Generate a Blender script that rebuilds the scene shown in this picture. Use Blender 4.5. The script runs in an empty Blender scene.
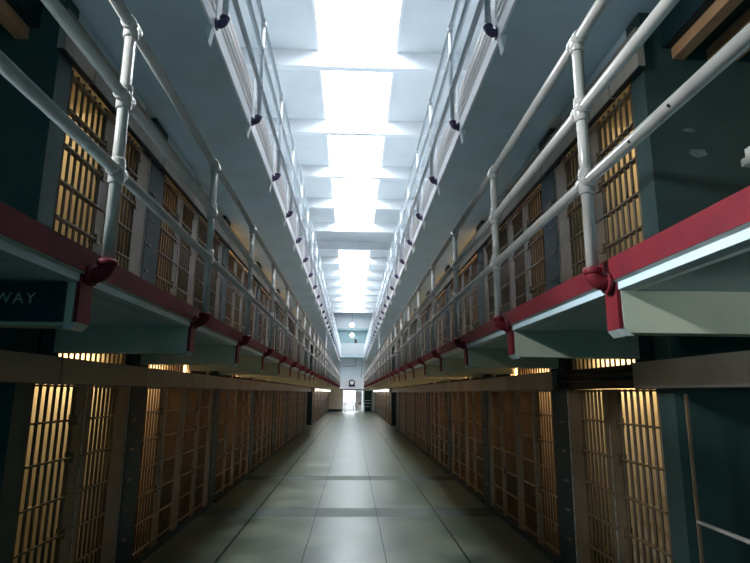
import bpy, math, random
from mathutils import Vector, Matrix
random.seed(4)
C = bpy.context.scene.collection
SC = bpy.context.scene

# ------------------------------------------------------------------ measures
H = 1.711                      # camera height
G0, P = 2.46, 1.68             # gallery post grid along the corridor
XR = 1.09                      # railing plane
XE = 1.16                      # gallery edge
XB = 2.08                      # front of the door mechanism covers
XF = 2.165                     # cell fronts
XBACK = 4.3                    # back of the cells
YEND = 53.2
NEAR = -3.0
T2, T3 = 2.30, 4.70            # gallery walking levels
CUT0, CUT1 = 27.66, 31.02      # cross alley half way down the block
ORD = ("first second third fourth fifth sixth seventh eighth ninth tenth eleventh twelfth thirteenth fourteenth "
       "fifteenth sixteenth seventeenth eighteenth nineteenth twentieth twenty-first twenty-second twenty-third "
       "twenty-fourth twenty-fifth twenty-sixth twenty-seventh twenty-eighth twenty-ninth thirtieth thirty-first thirty-second").split()

# ------------------------------------------------------------------ materials
def mat(name, col, rough=0.6, col2=None, scale=6.0, lo=0.4, hi=0.65, metal=0.0, bump=0.0, spec=0.5, detail=5.0):
    m = bpy.data.materials.new(name); m.use_nodes = True
    nt = m.node_tree; b = nt.nodes['Principled BSDF']
    b.inputs['Base Color'].default_value = (*col, 1); b.inputs['Roughness'].default_value = rough
    b.inputs['Metallic'].default_value = metal; b.inputs['Specular IOR Level'].default_value = spec
    if col2 or bump:
        geo = nt.nodes.new('ShaderNodeNewGeometry')
        n = nt.nodes.new('ShaderNodeTexNoise'); n.inputs['Scale'].default_value = scale; n.inputs['Detail'].default_value = detail
        nt.links.new(geo.outputs['Position'], n.inputs['Vector'])
        if col2:
            r = nt.nodes.new('ShaderNodeValToRGB')
            r.color_ramp.elements[0].position = lo; r.color_ramp.elements[1].position = hi
            r.color_ramp.elements[0].color = (*col, 1); r.color_ramp.elements[1].color = (*col2, 1)
            nt.links.new(n.outputs['Fac'], r.inputs['Fac']); nt.links.new(r.outputs['Color'], b.inputs['Base Color'])
        if bump:
            bp = nt.nodes.new('ShaderNodeBump'); bp.inputs['Strength'].default_value = bump; bp.inputs['Distance'].default_value = 0.01
            nt.links.new(n.outputs['Fac'], bp.inputs['Height']); nt.links.new(bp.outputs['Normal'], b.inputs['Normal'])
    return m

def emit(name, col, strength):
    m = bpy.data.materials.new(name); m.use_nodes = True
    b = m.node_tree.nodes['Principled BSDF']
    b.inputs['Base Color'].default_value = (0.8, 0.8, 0.8, 1)
    b.inputs['Emission Color'].default_value = (*col, 1); b.inputs['Emission Strength'].default_value = strength
    return m

M = {
 'white':   mat('white_paint', (.84, .86, .88), .55, (.76, .79, .82), 1.4),
 'ceil':    mat('ceiling_paint', (.72, .76, .78), .6, (.65, .70, .73), 0.8),
 'soffit':  mat('soffit_paint', (.52, .66, .73), .5, (.44, .56, .60), 1.6, .4, .7),
 'pale':    mat('pale_green_paint', (.50, .52, .40), .6, (.40, .43, .34), 3.0, .4, .7, bump=.15),
 'lip':     mat('chipped_white_paint', (.40, .46, .44), .6, (.28, .33, .31), 9.0, .45, .7, bump=.2),
 'red':     mat('red_paint', (.15, .013, .020), .55, (.11, .011, .018), 5.0, spec=.2),
 'red_shaded':  mat('red_paint_shaded', (.075, .05, .13), .35),  # red paint darkened and blued: shade put into the top elbows' colour
 'pipe':    mat('railing_paint', (.40, .385, .355), .17, (.33, .315, .29), 9.0, .5, .75),
 'pipe_bounce': mat('railing_paint_bounce_lit', (.66, .69, .72), .3, (.58, .61, .64), 9.0, .5, .75),  # railing paint lightened, bounce light put into the top tier's colour
 'bars':    mat('cell_bar_paint', (.155, .105, .06), .45, (.115, .08, .048), 10.0),
 'plate':   mat('lock_plate_paint', (.165, .11, .062), .45, (.12, .085, .05), 5.0),
 'edge':    mat('highlight_and_clip_steel', (.45, .42, .36), .4, (.2, .19, .17), 30.0),
 'cover':   mat('cover_paint', (.30, .265, .22), .5, (.24, .215, .18), 2.5),
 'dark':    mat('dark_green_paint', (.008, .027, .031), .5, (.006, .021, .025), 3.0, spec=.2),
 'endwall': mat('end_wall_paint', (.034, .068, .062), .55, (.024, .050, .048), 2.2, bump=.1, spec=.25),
 'cell':    mat('cell_wall_paint', (.74, .68, .54), .7, (.60, .53, .40), 1.8, .45, .75),
 'wood':    mat('ceiling_wood', (.42, .24, .12), .65, (.32, .17, .08), 4.0),
 'sign':    mat('sign_board', (.012, .022, .03), .6),
 'letter':  mat('sign_lettering', (.34, .40, .40), .6),
 'beige':   mat('beige_wall', (.52, .48, .40), .6),
 'blue':    mat('blue_grey_wall', (.62, .72, .77), .6, (.55, .66, .71), 1.0),
 'grey':    mat('grey_wall', (.36, .40, .42), .6),
 'pend':    mat('parapet_paint', (.64, .68, .72), .6),
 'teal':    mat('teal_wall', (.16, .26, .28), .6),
 'black':   mat('black_metal', (.012, .014, .016), .5),
 'mesh':    mat('mesh_panel_paint', (.62, .58, .57), .45),
 'sky':     emit('skylight_glass', (.90, .94, 1.0), 16.5),
 'lamp':    emit('globe_lamp_glass', (1, .98, .94), 14.0),
 'tube':    emit('glow_strip_glass', (1, .99, .95), 5.0),
 'daywin':  emit('daylight_window_glass', (.92, .96, 1.0), 3.2),
 'peel':    mat('bare_plaster', (.16, .19, .18), .8, (.10, .13, .13), 14.0),
}

def floor_mat():
    m = bpy.data.materials.new('polished_concrete'); m.use_nodes = True
    nt = m.node_tree; N = nt.nodes; L = nt.links; b = N['Principled BSDF']
    geo = N.new('ShaderNodeNewGeometry'); sep = N.new('ShaderNodeSeparateXYZ'); L.new(geo.outputs['Position'], sep.inputs[0])
    def math_(op, a, bb=None, c=None):
        n = N.new('ShaderNodeMath'); n.operation = op
        for i, v in enumerate((a, bb, c)):
            if v is None: continue
            if isinstance(v, (int, float)): n.inputs[i].default_value = v
            else: L.new(v, n.inputs[i])
        return n.outputs[0]
    x, y = sep.outputs[0], sep.outputs[1]
    n1 = N.new('ShaderNodeTexNoise'); n1.inputs['Scale'].default_value = 1.3; n1.inputs['Detail'].default_value = 8
    n2 = N.new('ShaderNodeTexNoise'); n2.inputs['Scale'].default_value = 9; n2.inputs['Detail'].default_value = 6
    L.new(geo.outputs['Position'], n1.inputs['Vector']); L.new(geo.outputs['Position'], n2.inputs['Vector'])
    wob = math_('MULTIPLY', math_('SUBTRACT', n2.outputs['Fac'], .5), .03)
    xw = math_('ADD', x, wob); yw = math_('ADD', y, math_('MULTIPLY', wob, 3.0))
    joint = None
    for px, w in ((-1.37, .017), (-.49, .005), (.385, .005), (1.25, .012)):
        d = math_('LESS_THAN', math_('ABSOLUTE', math_('SUBTRACT', xw, px)), w)
        joint = d if joint is None else math_('MAXIMUM', joint, d)
    # cross joints midway between the patched strips
    fy = math_('FRACT', math_('DIVIDE', math_('SUBTRACT', yw, 8.68), 3.36))
    patch = math_('LESS_THAN', math_('ABSOLUTE', math_('SUBTRACT', math_('FRACT', math_('ADD', math_('DIVIDE', math_('SUBTRACT', yw, 8.68), 3.36), .5)), .5)), .09)
    patch = math_('MULTIPLY', patch, math_('LESS_THAN', y, 13.0))
    r = N.new('ShaderNodeValToRGB'); r.color_ramp.elements[0].position = .38; r.color_ramp.elements[1].position = .62
    r.color_ramp.elements[0].color = (.036, .055, .038, 1); r.color_ramp.elements[1].color = (.092, .112, .080, 1)
    L.new(n1.outputs['Fac'], r.inputs['Fac'])
    def mix(f, a, col, fac=1.0):
        n = N.new('ShaderNodeMix'); n.data_type = 'RGBA'
        L.new(math_('MULTIPLY', f, fac), n.inputs['Factor']); L.new(a, n.inputs[6]); n.inputs[7].default_value = (*col, 1)
        return n.outputs[2]
    c = mix(patch, r.outputs['Color'], (.026, .042, .034), .75)
    c = mix(joint, c, (.006, .010, .009), .95)
    L.new(c, b.inputs['Base Color'])
    rr = math_('ADD', math_('MULTIPLY', n1.outputs['Fac'], .25), .22)
    rr = math_('ADD', rr, math_('MULTIPLY', patch, .18))
    L.new(rr, b.inputs['Roughness'])
    sp = math_('MULTIPLY', math_('SUBTRACT', 1.0, math_('MAXIMUM', math_('MULTIPLY', patch, .35), math_('MULTIPLY', joint, .9))), .30)
    L.new(sp, b.inputs['Specular IOR Level'])
    bp = N.new('ShaderNodeBump'); bp.inputs['Strength'].default_value = .12; bp.inputs['Distance'].default_value = .01
    L.new(n2.outputs['Fac'], bp.inputs['Height']); L.new(bp.outputs['Normal'], b.inputs['Normal'])
    return m
M['floor'] = floor_mat()

# ------------------------------------------------------------------ mesh helpers
class MB:
    def __init__(s): s.v = []; s.f = []; s.smooth = []
    def box(s, x0, x1, y0, y1, z0, z1):
        i = len(s.v)
        s.v += [(x0,y0,z0),(x1,y0,z0),(x1,y1,z0),(x0,y1,z0),(x0,y0,z1),(x1,y0,z1),(x1,y1,z1),(x0,y1,z1)]
        q = [(0,3,2,1),(4,5,6,7),(0,1,5,4),(1,2,6,5),(2,3,7,6),(3,0,4,7)]
        if (x1-x0)*(y1-y0)*(z1-z0) < 0: q = [t[::-1] for t in q]
        s.f += [tuple(i+k for k in t) for t in q]; s.smooth += [False]*6
        return s
    def tube(s, pts, r, n=10, caps=True):
        pts = [Vector(p) for p in pts]; i0 = len(s.v); m = len(pts)
        t0 = (pts[1]-pts[0]).normalized(); ref = Vector((0,0,1)) if abs(t0.z) < .9 else Vector((0,1,0))
        u = t0.cross(ref).normalized()
        for k, p in enumerate(pts):
            if k == 0: t = pts[1]-pts[0]
            elif k == m-1: t = pts[-1]-pts[-2]
            else: t = (pts[k+1]-p).normalized() + (p-pts[k-1]).normalized()
            t.normalize(); u = (u - t*u.dot(t)).normalized(); w = t.cross(u)
            rr = r[k] if isinstance(r, (list, tuple)) else r
            for a in range(n):
                an = 2*math.pi*a/n; q = p + (u*math.cos(an) + w*math.sin(an))*rr; s.v.append(tuple(q))
        for k in range(m-1):
            for a in range(n):
                b = (a+1) % n
                s.f.append((i0+k*n+a, i0+k*n+b, i0+(k+1)*n+b, i0+(k+1)*n+a)); s.smooth.append(True)
        if caps:
            s.f.append(tuple(i0+a for a in range(n-1,-1,-1))); s.smooth.append(False)
            s.f.append(tuple(i0+(m-1)*n+a for a in range(n))); s.smooth.append(False)
        return s
    def prism(s, poly, axis, a0, a1):
        # poly: 2-D outline; axis 'y': (x,z) outline pushed along y; 'x': (y,z) outline pushed along x
        i = len(s.v); n = len(poly)
        for a in (a0, a1):
            for p, q in poly: s.v.append((p, a, q) if axis == 'y' else (a, p, q))
        s.f.append(tuple(i+k for k in range(n))); s.f.append(tuple(i+n+k for k in range(n-1,-1,-1)))
        for k in range(n):
            j = (k+1) % n; s.f.append((i+k, i+n+k, i+n+j, i+j))
        s.smooth += [False]*(n+2); s.fix = True
        return s
    def mesh(s, name, m):
        me = bpy.data.meshes.new(name); me.from_pydata(s.v, [], s.f)
        me.polygons.foreach_set('use_smooth', s.smooth)
        me.materials.append(m); me.update()
        if getattr(s, 'fix', False):
            import bmesh
            bm = bmesh.new(); bm.from_mesh(me); bmesh.ops.recalc_face_normals(bm, faces=bm.faces); bm.to_mesh(me); bm.free()
        return me
def link(name, data, parent=None, loc=(0,0,0)):
    o = bpy.data.objects.new(name, data); C.objects.link(o); o.location = loc
    if parent is not None: o.parent = parent
    return o
def obj(name, mb, m, parent=None, loc=(0,0,0)): return link(name, mb.mesh(name, m), parent, loc)
def tag(o, label, cat, group=None):
    o['label'] = label; o['category'] = cat
    if group: o['group'] = group
    return o
def struct(name, mb, m, parent=None, label=None):
    o = obj(name, mb, m, parent)
    if parent is None: o['kind'] = 'structure'
    if label: o['label'] = label
    return o
def thing(name, label, cat, loc=(0,0,0), group=None): return tag(link(name, None, None, loc), label, cat, group)
def box(*a): return MB().box(*a)

# ------------------------------------------------------------------ the cell grid
piers = [5.82 + 3.36*k for k in range(15)]              # pier centres along the block
cells = [(3.93, 5.62)]                                  # (near edge, far edge) of every cell front
for k in range(14):
    a, b = piers[k]+.2, piers[k+1]-.2; mid = (a+b)/2
    cells += [(a, mid), (mid, b)]
cells = [c for c in cells if not (c[1] > CUT0+.1 and c[0] < CUT1-.1)]
SIDES = ((-1, 'left'), (1, 'right'))
TIERS = ((0.0, 'ground level', 0.05, 1.756, 1.945, 2.17), (T2, 'upper tier', 2.34, 4.10, 4.42, 4.58))

# ------------------------------------------------------------------ floor, ceiling, outer shell
fl = struct('floor', box(-7.6, 7.6, NEAR, YEND+6, -.15, 0), M['floor'])
ZC, ZB, BEAM = 9.50, 9.09, .20
beamY = [11.73 + 3.36*k for k in range(-4, 13)]         # near face of each ceiling beam
ce = MB()
for s in (-1, 1): ce.box(s*.941, s*7.6, NEAR, YEND+.3, ZC, ZC+.12)
noglass = 11.73 + 3.36*4
ceil = struct('ceiling', ce, M['ceil'])
obj('blank_bay', box(-.941, .941, noglass+BEAM, noglass+3.36, ZC, ZC+.12), M['ceil'], ceil)
obj('blank_bay', box(-.941, .941, NEAR, beamY[2]+BEAM, ZC, ZC+.12), M['ceil'], ceil)
for y in beamY:
    obj('beam', box(-7.6, 7.6, y, y+BEAM, ZB, ZC), M['white'], ceil)
wi = 0
for i, y in enumerate(beamY[:-1]):
    if abs(y-noglass) < .1 or y < beamY[2]-.1: continue
    wi += 1
    y0, y1 = y+BEAM, y+3.36
    shaft = MB()
    for s in (-1, 1): shaft.box(s*.875, s*.94, y0, y1, ZC-.03, ZC+.5)
    shaft.box(-.874, .874, y0-.05, y0, ZC+.002, ZC+.5); shaft.box(-.874, .874, y1, y1+.05, ZC+.002, ZC+.5)
    w = struct('window_%d' % wi, shaft, M['white'])
    obj('pane', box(-.873, .873, y0+.001, y1-.001, ZC+.46, ZC+.49), M['sky'], w)
    mu = MB()
    obj('glazing_bar', mu.box(-.02, .02, y0+.001, y1-.001, ZC+.44, ZC+.46), M['white'], w)
for s, nm in SIDES:
    # outer walls of the hall, seen only through the cross alleys
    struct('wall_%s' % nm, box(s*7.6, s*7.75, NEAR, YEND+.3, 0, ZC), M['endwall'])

# ------------------------------------------------------------------ cell blocks
def block(s, nm):
    w = struct('cell_block_%s' % nm, box(s*XBACK, s*(XBACK+.15), 3.72, YEND, 0, 7.1), M['cell'])
    def part(name, mb, m): return obj(name, mb, m, w)
    for a, b in ((3.72, CUT0), (CUT1, YEND)):
        part('cell_floor_slab', box(s*(XF+.1), s*XBACK, a, b, 2.172, 2.30), M['cell'])
        part('cell_ceiling_slab', box(s*(XF+.1), s*XBACK, a, b, 4.582, 4.70), M['cell'])
        part('top_slab', box(s*(XF+.0), s*XBACK, a, b, 7.0, 7.1), M['ceil'])
        part('upper_front', box(s*XF, s*(XF+.1), a, b, 4.71, 7.0), M['white'])
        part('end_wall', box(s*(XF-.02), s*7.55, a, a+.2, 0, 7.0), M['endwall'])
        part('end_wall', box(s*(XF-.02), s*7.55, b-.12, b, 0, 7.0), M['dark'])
    for k, (a, b) in enumerate(cells):
        if k < 3: part('transom_blank', box(s*(XF-.02), s*(XF+.06), a, b-.30, 4.422, 4.579), M['soffit'])  # added blank closing the upper transoms, holds back the cell glow
    part('transom_blank', box(s*(XF-.04), s*(XF+.09), 3.921, 4.17, 1.947, 2.168), M['dark'])
    for a, b in cells:
        part('spill_sill', box(s*(XF-.05), s*(XF+.05), a, b, 0, .048), M['dark'])  # low sill added to block light spilling out under the bars
    # partitions between the cells
    ys = sorted({round(c[0],3) for c in cells} | {round(c[1],3) for c in cells})
    for y in ys:
        if abs(y-3.93) < .01 or abs(y-CUT0) < .3 or abs(y-CUT1) < .3: continue
        for z0, z1 in ((0, 2.17), (2.30, 4.58)):
            part('partition', box(s*(XF+.06), s*XBACK, y-.05, y+.05, z0+.002, z1-.001), M['cell'])
    # piers between the pairs of cells
    for p in piers:
        if CUT0+.1 < p < CUT1-.1: continue
        if p > YEND-.5: continue
        for z0, z1 in ((0, 2.165), (2.31, 4.575)):
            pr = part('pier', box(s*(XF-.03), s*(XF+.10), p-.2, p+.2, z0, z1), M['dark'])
            if p < 16:
                lg = MB()
                for zz in (.33, .6, .87, 1.15, 1.43): lg.box(s*(XF-.05), s*(XF-.028), p-.16, p-.05, z0+zz, z0+zz+.014)
                obj('rung', lg, M['plate'], pr)
    return w
for s, nm in SIDES: block(s, nm)

# ------------------------------------------------------------------ cell fronts
ZH = (.06, .33, .60, .87, 1.15, 1.43, 1.70)
def crossbar(y0, y1, z, t=.014): return box(-.026, .026, y0, y1, z, z+t)
def gate_parts(wd, h):
    out = []
    n = 7; st = wd*.71; step = (st-.045)/(n-1)
    for i in range(n):
        out.append(('bar', MB().tube([(0, .02+step*i, .0), (0, .02+step*i, h)], .0122, 8), 'bars'))
    for z in ZH: out.append(('crossbar', crossbar(.01, wd-.0, min(z, h-.02)), 'bars'))
    out.append(('lock_plate', box(-.012, .012, st-.005, wd-.002, .0, h), 'plate'))
    for z in (.60, 1.15, 1.43): out.append(('lock_box', box(-.034, .034, st+.005, st+.075, z-.03, z+.045), 'plate'))
    ed = MB().box(-.02, .02, (st+wd)/2+.035, (st+wd)/2+.043, 0, h)  # pale strip that paints in the highlight along the stile edge
    out.append(('edge_highlight', ed, 'edge'))
    return out
def grille_parts(wd, h):
    out = []
    n = 6; st = wd*.60; step = st/n
    for i in range(n):
        out.append(('bar', MB().tube([(0, .02+step*i, 0), (0, .02+step*i, h)], .0122, 8), 'bars'))
    for z in ZH: out.append(('crossbar', crossbar(.0, st+.03, min(z, h-.02)), 'bars'))
    out.append(('frame_plate', box(-.014, .014, st+.01, wd, 0, h), 'plate'))
    for z in (1.12, 1.62): out.append(('hinge_lug', box(-.03, .03, st+.005, st+.05, z, z+.07), 'plate'))
    out.append(('edge_highlight', box(-.024, .024, wd-.012, wd, 0, h), 'edge'))
    return out
cache = {}
def assembled(kind, wd, h, detailed):
    key = (kind, round(wd, 3), round(h, 3))
    if key not in cache:
        parts = (gate_parts if kind == 'cell_gate' else grille_parts)(wd, h)
        cache[key] = [(n, b.mesh(n, M[m])) for n, b, m in parts]
        whole = MB()
        for n, b, m in parts:
            if n == 'edge_highlight': continue
            k = len(whole.v); whole.v += b.v; whole.f += [tuple(k+q for q in f) for f in b.f]; whole.smooth += b.smooth
        cache[key+('one',)] = whole.mesh(kind, M['bars'])
    return cache[key] if detailed else cache[key+('one',)]
def transom_mesh(wd, h):
    key = ('tr', round(wd, 3), round(h, 3))
    if key not in cache:
        b = MB(); n = int(wd/.092)
        for i in range(n): b.tube([(0, .04+i*.092, 0), (0, .04+i*.092, h)], .0095, 6)
        cache[key] = b.mesh('transom_grille', M['bars'])
    return cache[key]
NDET = 6
for s, nm in SIDES:
    for ti, (z0, tn, zb, zt, zband, zs) in enumerate(TIERS):
        h = zt - zb
        for k, (a, b) in enumerate(cells):
            w = b-a; gw = w*.52; rw = w-gw-.02
            where = '%s from the near end, %s row, %s' % (ORD[k], nm, tn)
            det = k < NDET
            for kind, cat, y, wd in (('cell_gate', 'cell gate', a+.01, gw), ('fixed_grille', 'grille', a+.01+gw+.005, rw)):
                lab = 'brown barred cell gate, ' + where if kind == 'cell_gate' else 'fixed grille beside the cell gate ' + where
                grp = '%ss %s on the %s' % (cat, tn, nm)
                if det:
                    t = thing(kind, lab, cat, (s*XF, y, zb), grp)
                    for n, me in assembled(kind, wd, h, True):
                        link(n, me, t)
                else:
                    tag(link(kind, assembled(kind, wd, h, False), None, (s*XF, y, zb)), lab, cat, grp)
            if k < 8 and ti == 0:
                tag(link('transom_grille', transom_mesh(w-.02-(.25 if k == 0 else 0), zs-zband-.004), None, (s*(XF+.01), a+.01+(.25 if k == 0 else 0), zband+.002)),
                    'short bars above the steel cover, ' + where, 'grille', 'short bars above the covers')

# door mechanism covers: one box of sheet steel over each bay of the grid
covergrid = [(G0 + P*k, G0 + P*(k+1)) for k in range(-1, 31)]
for s, nm in SIDES:
    for ti, (z0, tn, zb, zt, zband, zs) in enumerate(TIERS):
        j = 0
        for (a, b) in covergrid:
            if b > YEND: continue
            if ti == 0 and a > 29: continue
            if ti == 1:
                if a < 2: continue
                a = max(a, 3.66)
            j += 1
            lab = 'long sheet steel cover above the gates, %s from the near end, %s row, %s' % (ORD[j-1], nm, tn)
            mb = MB()
            if ti == 0 and s == 1 and abs(a-4.14) < .05:     # the cover is off here: an open dark housing
                t = thing('mechanism_housing', 'open dark door mechanism housing missing its cover at ground level on the right', 'housing', (0,0,0))
                obj('housing_back', box(XF-.012, XF+.01, a+.01, b-.01, zt+.005, zband), M['black'], t)
                obj('housing_base', box(XB+.01, XF-.012, a+.01, b-.01, zt+.005, zt+.02), M['dark'], t)
                obj('rod', MB().tube([(XB+.04, a+.02, zt+.08), (XB+.04, b-.02, zt+.08)], .014, 8), M['dark'], t)
                obj('rod', MB().tube([(XB+.05, a+.02, zt+.14), (XB+.05, b-.02, zt+.14)], .010, 8), M['dark'], t)
                continue
            o = obj('mechanism_cover', mb.box(s*XB, s*(XF-.03 if a > 3.5 else XF+.06), a+.012, b-.012, zt+.004, zband), M['cover'])
            tag(o, lab, 'cover', 'door mechanism covers %s on the %s' % (tn, nm))
            obj('underside_shade', box(s*(XB+.004), s*(XF-.031), a+.014, b-.014, zt-.004, zt+.0035), M['black'], o)  # black strip added to darken the lit underside of the cover
            if a < 3.5: obj('hanger', box(s*(XB+.03), s*(XB+.05), a+.1, a+.14, zband, zs+(.001 if ti == 0 else 0)), M['dark'], o)
    # conduit lying along the top of the covers
    c = thing('conduit', 'dark conduit running along the top of the %s covers at ground level' % nm, 'pipe')
    obj('tube', MB().tube([(s*(XB+.04), 7.6, 1.965), (s*(XB+.04), 29, 1.965)], .02, 8), M['black'], c)
    for y in (8.3, 10.0, 12.2, 14.4, 17.0, 20.5):
        obj('clip', box(s*(XB+.005), s*(XB+.075), y-.03, y+.03, 1.946, 1.99), M['edge'], c)

# ------------------------------------------------------------------ galleries
for s, nm in SIDES:
    g = struct('floor_gallery_%s' % nm, box(s*(XE+.02), s*(XF+.1), 3.72, YEND, 2.172, 2.30), M['soffit'])
    obj('alley_deck', box(s*(XE+.02), s*7.55, NEAR, 3.72, 2.172, 2.30), M['soffit'], g)
    obj('fascia', box(s*XE, s*(XE+.02), NEAR, YEND, 2.215, 2.318), M['red'], g)
    obj('lip', MB().prism([(s*(XE+.001), 2.214), (s*(XE+.022), 2.214), (s*(XE+.12), 2.1715), (s*(XE+.10), 2.165)], 'y', NEAR, YEND), M['lip'], g)
    for k in range(-1, 30):
        y = G0 + P*k + .01
        x1 = 4.2 if y < 3.5 else XF-.032
        zb_ = 1.985
        # cantilever beam: tapered side, bevelled lower edge
        br = obj('bracket', MB().prism([(s*(XE+.03), 2.17), (s*x1, 2.17), (s*x1, zb_-.01), (s*(XE+.035), zb_-.005)], 'y', y-.06, y+.06), M['pale'], g)
        obj('end_plate', box(s*(XE+.012), s*(XE+.029), y-.058, y+.058, zb_+.012, 2.214), M['red'], br)
        obj('end_tip', MB().prism([(s*(XE+.012), zb_+.011), (s*(XE+.034), zb_+.011), (s*(XE+.075), zb_-.018), (s*(XE+.040), zb_-.02)], 'y', y-.062, y+.062), M['lip'], br)
    g3 = struct('floor_top_gallery_%s' % nm, box(s*(XE+.02), s*(XF+.1), 3.72, YEND, 4.582, 4.70), M['soffit'])
    obj('fascia', box(s*XE, s*(XE+.02), NEAR, YEND, 4.575, 4.70), M['white'], g3)
    obj('alley_deck', box(s*(XE+.02), s*2.30, NEAR, 3.72, 4.582, 4.70), M['soffit'], g3)
    for k in range(0, 30):
        y = G0 + P*k - .05
        obj('bracket', MB().prism([(s*(XE-.004), 4.60), (s*(XE+.055), 4.578), (s*(XE+.025), 4.44)], 'y', y-.05, y+.03), M['white'], g3)

def railing(s, nm, zf, tn, red, kmax, mesh):
    pm = M['pipe_bounce'] if mesh else M['pipe']
    t = thing('gallery_railing', 'white pipe railing with three rails along the %s gallery on the %s' % (tn, nm), 'railing', (s*XR, 0, zf))
    zr = (.405, .83, 1.21) if mesh else (.395, .765, 1.135)
    up = .055 if mesh else 0
    for z in zr:
        obj('rail', MB().tube([(0, -1.5, z), (0, YEND-.3, z)], .0265, 14), pm, t)
    post = MB().tube([(0, 0, -.04+up), (0, 0, zr[2])], .0265, 14).mesh('post', pm)
    cross = MB().tube([(0, 0, -.062), (0, 0, -.055), (0, 0, .055), (0, 0, .062)], [.031, .0355, .0355, .031], 14)
    cross.tube([(0, -.055, 0), (0, -.05, 0), (0, .05, 0), (0, .055, 0)], [.031, .035, .035, .031], 14)
    cross = cross.mesh('pipe_cross', pm)
    tee = MB().tube([(0, 0, -.062), (0, 0, -.055), (0, 0, 0)], [.031, .0355, .0355], 14)
    tee.tube([(0, -.055, 0), (0, -.05, 0), (0, .05, 0), (0, .055, 0)], [.031, .035, .035, .031], 14)
    tee = tee.mesh('pipe_tee', pm)
    el = [(0, 0, -.028)]
    for a in range(0, 7):
        an = math.pi/2*a/6; el.append((s*(.048-.048*math.cos(an)), 0, -.042-.048*math.sin(an)))
    el.append((s*.056, 0, -.09))
    elb = MB().tube([(0, 0, -.020), (0, 0, -.028), (0, 0, -.045), (0, 0, -.052)], [.038, .043, .043, .036], 14)
    elb.tube(el, .036, 14)
    elb.tube([(s*.052, 0, -.09), (s*.069, 0, -.09)], .050, 14)
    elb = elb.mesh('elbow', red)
    plate = box(s*.083-.005, s*.083+.005, .04, .17, .002, .56).mesh('backing_plate', M['white']) if mesh else None
    for k in range(-1, kmax):
        p = link('post', post, t, (0, G0+P*k, 0))
        link('pipe_cross', cross, p, (0, 0, zr[0])); link('pipe_cross', cross, p, (0, 0, zr[1])); link('pipe_tee', tee, p, (0, 0, zr[2])); link('elbow', elb, p, (0, 0, up))
        if plate: link('backing_plate', plate, p)
    if mesh:
        for k in range(0, 16):
            a, b = G0+P*k+.18, G0+P*(k+1)+.02
            key = 'meshpanel%d' % s
            if key not in cache:
                mb = MB(); L = P-.16
                for z in (.03, .115, .20, .285, .37): mb.box(s*.086-.004, s*.086+.004, 0, L, z-.027, z+.027)
                n = 44
                for i in range(n): mb.box(s*.09-.003, s*.09+.003, L*i/(n-1)-.006, L*i/(n-1)+.006, .002, .40)
                cache[key] = mb.mesh('mesh_panel', M['mesh'])
            link('mesh_panel', cache[key], t, (0, a, 0))
    return t
for s, nm in SIDES:
    rt = railing(s, nm, T2, 'middle', M['red'], 30, False)
    if s == 1:
        for y in (1.72, 2.0): obj('set_screw', MB().tube([(-.016, y, .389), (-.0235, y, .3815)], .008, 8), M['black'], rt)
    railing(s, nm, T3, 'top', M['red_shaded'], 30, True)
    o = obj('standpipe', MB().tube([(0,0,2.301), (0,0,4.575)], .035, 10), M['white'], None, (s*1.25, 26.4, 0))
    tag(o, 'tall white upright pipe standing on the %s middle gallery far down the corridor' % nm, 'pipe')

# ------------------------------------------------------------------ near cross alley details
# sign on the face of the left bracket
sg = thing('hanging_sign', 'dark name board with pale capital letters on the left concrete bracket', 'sign', (-1.57, G0+.01-.06-.0125, 2.08))
obj('board', box(-.345, .345, -.010, .012, -.085, .085), M['sign'], sg)
cu = bpy.data.curves.new('lettering', 'FONT'); cu.body = 'BROADWAY'; cu.size = .066; cu.extrude = .001; cu.align_x = 'CENTER'; cu.align_y = 'CENTER'
cu.space_character = 1.25; cu.materials.append(M['letter'])
tmp = link('lettering', cu); bpy.context.view_layer.update()
lme = bpy.data.meshes.new_from_object(tmp.evaluated_get(bpy.context.evaluated_depsgraph_get()))
bpy.data.objects.remove(tmp); bpy.data.curves.remove(cu)
lt = link('lettering', lme, sg, (.012, -.0115, .010)); lt.rotation_euler = (math.pi/2, 0, 0)
# timber planks under the top tier of the alley
for s, nm in SIDES:
    for k, (x0, x1) in enumerate(((2.37, 2.46), (2.64, 2.87), (3.02, 3.27), (3.5, 3.75))):
        pos = ('nearest the gallery', 'second from the gallery', 'third from the gallery', 'farthest from the gallery')[k]
        tag(obj('ceiling_plank', box(s*x0, s*x1, NEAR, 3.715, 4.19, 4.28), M['wood']),
            'brown timber ceiling plank over the near alley on the %s, %s' % (nm, pos), 'plank', 'timber planks over the near alley')
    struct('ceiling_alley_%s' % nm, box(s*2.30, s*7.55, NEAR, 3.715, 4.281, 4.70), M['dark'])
# newel box post
t = thing('newel_post', 'short grey square post with a flat cap by the dark end wall', 'post', (2.06, 2.5, T2))
obj('shaft', box(-.07, .07, -.07, .07, 0, .55), M['pipe'], t)
obj('cap', box(-.10, .10, -.10, .10, .55, .59).box(-.085, .085, -.085, .085, .59, .64), M['pipe'], t)
# barrier in the dark opening
t = thing('barrier', 'pale handrail and upright in the dark ground level opening on the right', 'barrier', (2.12, 3.55, 0))
obj('upright', box(-.008, .008, -.008, .008, 0, 1.72), M['plate'], t)
obj('handrail', MB().tube([(0, 0, .955), (0, -1.6, .935)], .014, 8), M['pipe'], t)
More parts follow.
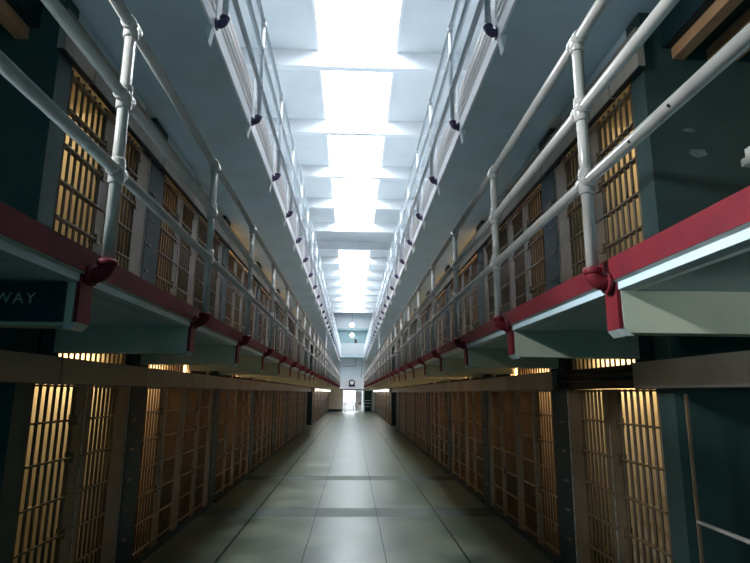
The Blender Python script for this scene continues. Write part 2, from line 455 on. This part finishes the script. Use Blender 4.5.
# bare patches on the right end wall
for k, (x, z, w, h, lab) in enumerate(((2.44, 3.62, .06, .02, 'upper'), (2.49, 3.44, .075, .04, 'lower'))):
    b = MB(); n = 14
    pts = [(x + w*math.cos(2*math.pi*i/n)*random.uniform(.6, 1.1), z + h*math.sin(2*math.pi*i/n)*random.uniform(.5, 1.1)) for i in range(n)]
    obj('peeled_patch', b.prism(pts, 'y', 3.716, 3.7195), M['peel'], bpy.data.objects['cell_block_right'])

# ------------------------------------------------------------------ far end
Y = YEND
e = MB()
e.box(-7.6, -.86, Y, Y+.15, 0, 2.0); e.box(1.1, 7.6, Y, Y+.15, 0, 2.0); e.box(-7.6, 7.6, Y, Y+.15, 2.0, ZC)
we = struct('wall_end', e, M['blue'])
obj('upper_band', box(-3, 3, Y-.02, Y-.001, 7.66, 9.3), M['grey'], we)
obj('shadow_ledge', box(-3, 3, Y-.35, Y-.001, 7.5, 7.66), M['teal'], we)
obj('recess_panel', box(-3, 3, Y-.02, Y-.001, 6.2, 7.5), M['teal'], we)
obj('lower_panel', box(-2.15, -.9, Y-.03, Y-.001, .22, 1.98), M['beige'], we)
obj('dark_base', box(-2.15, -.9, Y-.05, Y-.001, 0, .22), M['dark'], we)
pa = struct('trim_1', box(-1.1, 1.1, Y-1.3, Y-1.18, 5.1, 6.2), M['grey'], None)
pb = struct('trim_2', box(-1.1, 1.1, Y-1.3, Y-1.18, 2.03, 3.05), M['pend'], None)
struct('floor_crossing', box(-1.15, 1.15, Y-1.18, Y-.03, 2.17, 2.30), M['soffit'])
struct('floor_top_crossing', box(-1.15, 1.15, Y-1.18, Y-.03, 4.9, 5.05), M['soffit'])
struct('trim_3', box(-1.1, 1.1, Y-1.32, Y-1.17, 1.93, 2.03), M['black'])
ck = thing('round_plaque', 'round white plaque with a thick black rim on the lower white end panel', 'plaque', (-.02, Y-1.3, 2.62))
ring = MB()
pts = [(.23*math.cos(2*math.pi*i/24), -.02, .23*math.sin(2*math.pi*i/24)) for i in range(25)]
obj('rim', ring.tube(pts, .055, 8, False), M['black'], ck)
obj('disc', MB().tube([(0, -.025, 0), (0, -.004, 0)], .2, 24), M['white'], ck)
obj('base_plate', box(-.3, .3, -.05, -.002, -.36, -.2), M['black'], ck)
pp = thing('wall_conduit', 'thin dark conduit bending across the pale blue end wall', 'pipe', (0, Y-.03, 0))
obj('run', MB().tube([(-.9, 0, 4.15), (.25, 0, 4.15), (.3, 0, 4.2), (.3, 0, 4.85)], .03, 6), M['teal'], pp)
obj('drop', MB().tube([(.85, 0, 3.1), (.85, 0, 4.85)], .02, 6), M['teal'], pp)
for k, (y, z, lab) in enumerate(((46.0, 7.18, 'nearer glowing globe lamp hanging high before the end wall'), (52.2, 6.96, 'lower and farther globe lamp hanging before the end wall'))):
    t = thing('pendant_lamp', lab, 'lamp', (-.08, y, z), 'globe lamps at the far end')
    sp = MB(); prof = [(0, 0, -.2+.4*i/10) for i in range(11)]; rr = [max(.02, .2*math.sin(math.pi*i/10)) for i in range(11)]
    obj('globe', sp.tube(prof, rr, 16), M['lamp'], t)
    obj('stem', MB().tube([(0,0,.2), (0,0,(ZB if k == 0 else ZC)-z)], .012, 6), M['black'], t)
t = thing('wall_speaker', 'small black box mounted on the teal wall high at the far end', 'loudspeaker', (.28, Y-.12, 6.5))
obj('case', box(-.12, .12, -.1, .095, -.18, .18), M['black'], t); obj('wall_mount', box(-.03, .03, .095, .099, -.05, .05), M['black'], t)
# the bright doorway and what shows through it
d = struct('door_1', box(-.86, -.78, Y-.06, Y+.2, 0, 1.95).box(1.02, 1.1, Y-.06, Y+.2, 0, 1.95), M['white'])
obj('lintel', box(-.86, 1.1, Y-.06, Y+.2, 1.95, 1.999), M['black'], d)
dl = thing('door_leaf', 'white door leaf standing open in the bright far doorway', 'door', (.30, Y+.3, 0))
obj('panel', box(0, .66, 0, .05, .06, 1.93), M['white'], dl)
obj('lock', box(.36, .56, -.05, -.001, .65, .85), M['black'], dl)
gt = thing('gate_post', 'slim pale upright at the left edge of the far doorway', 'post', (-.62, Y-.5, 0))
obj('shaft', box(-.05, .05, -.05, .05, 0, 1.92), M['white'], gt); obj('foot', box(-.08, .08, -.08, .08, 0, .03), M['black'], gt)
rw = struct('wall_far_room', box(-4, 4, Y+5, Y+5.1, 0, 3.2).box(-4, -3.9, Y+.3, Y+5, 0, 3.2).box(3.9, 4, Y+.3, Y+5, 0, 3.2).box(-4, 4, Y+.3, Y+5, 3.2, 3.3), M['white'])
wn = struct('window_far', box(-1.0, .9, Y+4.93, Y+4.98, .7, 1.95), M['white'])
obj('pane', box(-.95, .85, Y+4.90, Y+4.925, .75, 1.9), M['daywin'], wn)
gb = MB()
for x in (-.6, -.25, .1, .45): gb.box(x-.02, x+.02, Y+4.87, Y+4.895, .75, 1.9)
gb.box(-.95, .85, Y+4.87, Y+4.895, 1.3, 1.34); obj('glazing_bar', gb, M['blue'], wn)
tb = thing('side_table', 'low pale bench under the window beyond the far doorway', 'bench', (-.3, Y+4.2, 0))
obj('top', box(-.8, .5, -.2, .2, .45, .5), M['beige'], tb)
for x in (-.75, .45): obj('leg', box(x-.03, x+.03, -.15, .15, 0, .45), M['black'], tb)
# shelving right of the doorway
sh = thing('shelf_rack', 'dark grey shelf rack in the recess right of the far doorway', 'shelf', (1.5, Y-.25, 0))
obj('back', box(-.32, .32, .14, .2, 0, 1.9), M['dark'], sh)
for z in (.45, .75, 1.0): obj('shelf', box(-.32, .32, -.1, .14, z, z+.04), M['soffit'], sh)
po = thing('door_post', 'pale upright post right of the far shelf rack', 'post', (1.98, Y-.35, 0))
obj('shaft', box(-.06, .06, -.06, .06, 0, 2.1), M['blue'], po); obj('base', box(-.08, .08, -.08, .08, 0, .04), M['dark'], po)
# glowing strips added for the bright band under the far galleries
for s, nm in SIDES:
    for k in range(5):
        y = 32.3 + 4.1*k
        t = thing('glow_strip', 'glowing strip under the %s gallery in the far half, %s from the near end' % (nm, ORD[k]), 'lamp', (s*2.02, y, 1.86), 'glowing strips under the far galleries')
        obj('housing', box(-.06, .06, 0, 3.6, .04, .11), M['white'], t)
        for q in (.3, 3.2): obj('hanger', box(-.01, .01, q, q+.03, .11, .311), M['dark'], t)
        obj('glow_tube', MB().tube([(0, .05, 0), (0, 3.55, 0)], .045, 10), M['tube'], t)

# ------------------------------------------------------------------ light
def light(kind, name, loc, energy, col, **k):
    l = bpy.data.lights.new(name, kind); l.energy = energy; l.color = col
    for a, b in k.items(): setattr(l, a, b)
    o = bpy.data.objects.new(name, l); C.objects.link(o); o.location = loc; return o
WARM = (1.0, .60, .29)
for s, nm in SIDES:
    for ti in (0, 1):
        zl = (2.02, 4.42)[ti]
        for k, (a, b) in enumerate(cells):
            e_ = (26, 32, 28, 26)[k] if k < 4 else 26.0
            if ti: e_ *= .8
            o = light('SPOT', 'cell_lamp', (s*(XF+(.55, 1.15)[ti]), b-(.36, .75)[ti], zl+.06), e_, WARM if k else (1, .71, .35), shadow_soft_size=.06, spot_size=math.radians(165), spot_blend=.3)
            o.rotation_euler = Vector((s*.55, .8, -.25)).to_track_quat('-Z', 'Y').to_euler()
            if ti == 0 or k >= 3: light('POINT', 'cell_bulb', (s*(XF+.9), (a+b)/2, zl+.02), (1.2, 3.5, 5.0)[k] if k < 3 else (20.0 if ti == 0 else 13.0), WARM, shadow_soft_size=.06)
# unseen area light added under the left alley ceiling, standing in for daylight
o = light('AREA', 'alley_fill', (-2.85, 1.5, 4.12), 95, (.90, .96, 1.0), shape='RECTANGLE', size=.9, size_y=.35)
o.data.spread = math.radians(80)
o.rotation_euler = (Vector((1.1, 1.7, 2.55)) - o.location).to_track_quat('-Z', 'Y').to_euler()
o = light('AREA', 'entrance_fill', (-2.6, -2.0, 2.0), 1.3, (.90, .96, 1.0), shape='SQUARE', size=.4)  # unseen narrow light added behind the camera to brighten the right bracket
o.data.spread = math.radians(17)
o.rotation_euler = (Vector((1.85, 2.3, 2.13)) - o.location).to_track_quat('-Z', 'Y').to_euler()
light('POINT', 'far_room_fill', (0, YEND+2.2, 2.8), 420, (.95, .97, 1.0), shadow_soft_size=.2)  # added light, brightens the room and door leaf beyond the doorway
light('POINT', 'alley_bulb', (4.2, 1.6, 4.2), 14, WARM, shadow_soft_size=.06)

w = bpy.data.worlds.new('World'); SC.world = w; w.use_nodes = True
bg = w.node_tree.nodes['Background']; bg.inputs['Color'].default_value = (.14, .44, .52, 1); bg.inputs['Strength'].default_value = .45

# ------------------------------------------------------------------ camera
PIT, YAW, ROLL, F = .1964, .0388, .0079, 560.0
fw = Vector((math.cos(PIT)*math.sin(YAW), math.cos(PIT)*math.cos(YAW), math.sin(PIT)))
R = Vector((math.cos(YAW), -math.sin(YAW), 0))
U = Vector((-math.sin(PIT)*math.sin(YAW), -math.sin(PIT)*math.cos(YAW), math.cos(PIT)))
r2 = R*math.cos(ROLL) + U*math.sin(ROLL); u2 = U*math.cos(ROLL) - R*math.sin(ROLL)
cam = bpy.data.cameras.new('camera'); cam.sensor_width = 36; cam.lens = F/750*36; cam.clip_start = .05; cam.clip_end = 200
co = bpy.data.objects.new('camera', cam); C.objects.link(co)
co.matrix_world = Matrix(((r2.x, u2.x, -fw.x, 0), (r2.y, u2.y, -fw.y, 0), (r2.z, u2.z, -fw.z, H), (0, 0, 0, 1)))
SC.camera = co
vs = SC.view_settings
vs.view_transform = 'Standard'; vs.look = 'None'; vs.gamma = 1.0; vs.exposure = 0.06; vs.use_curve_mapping = False
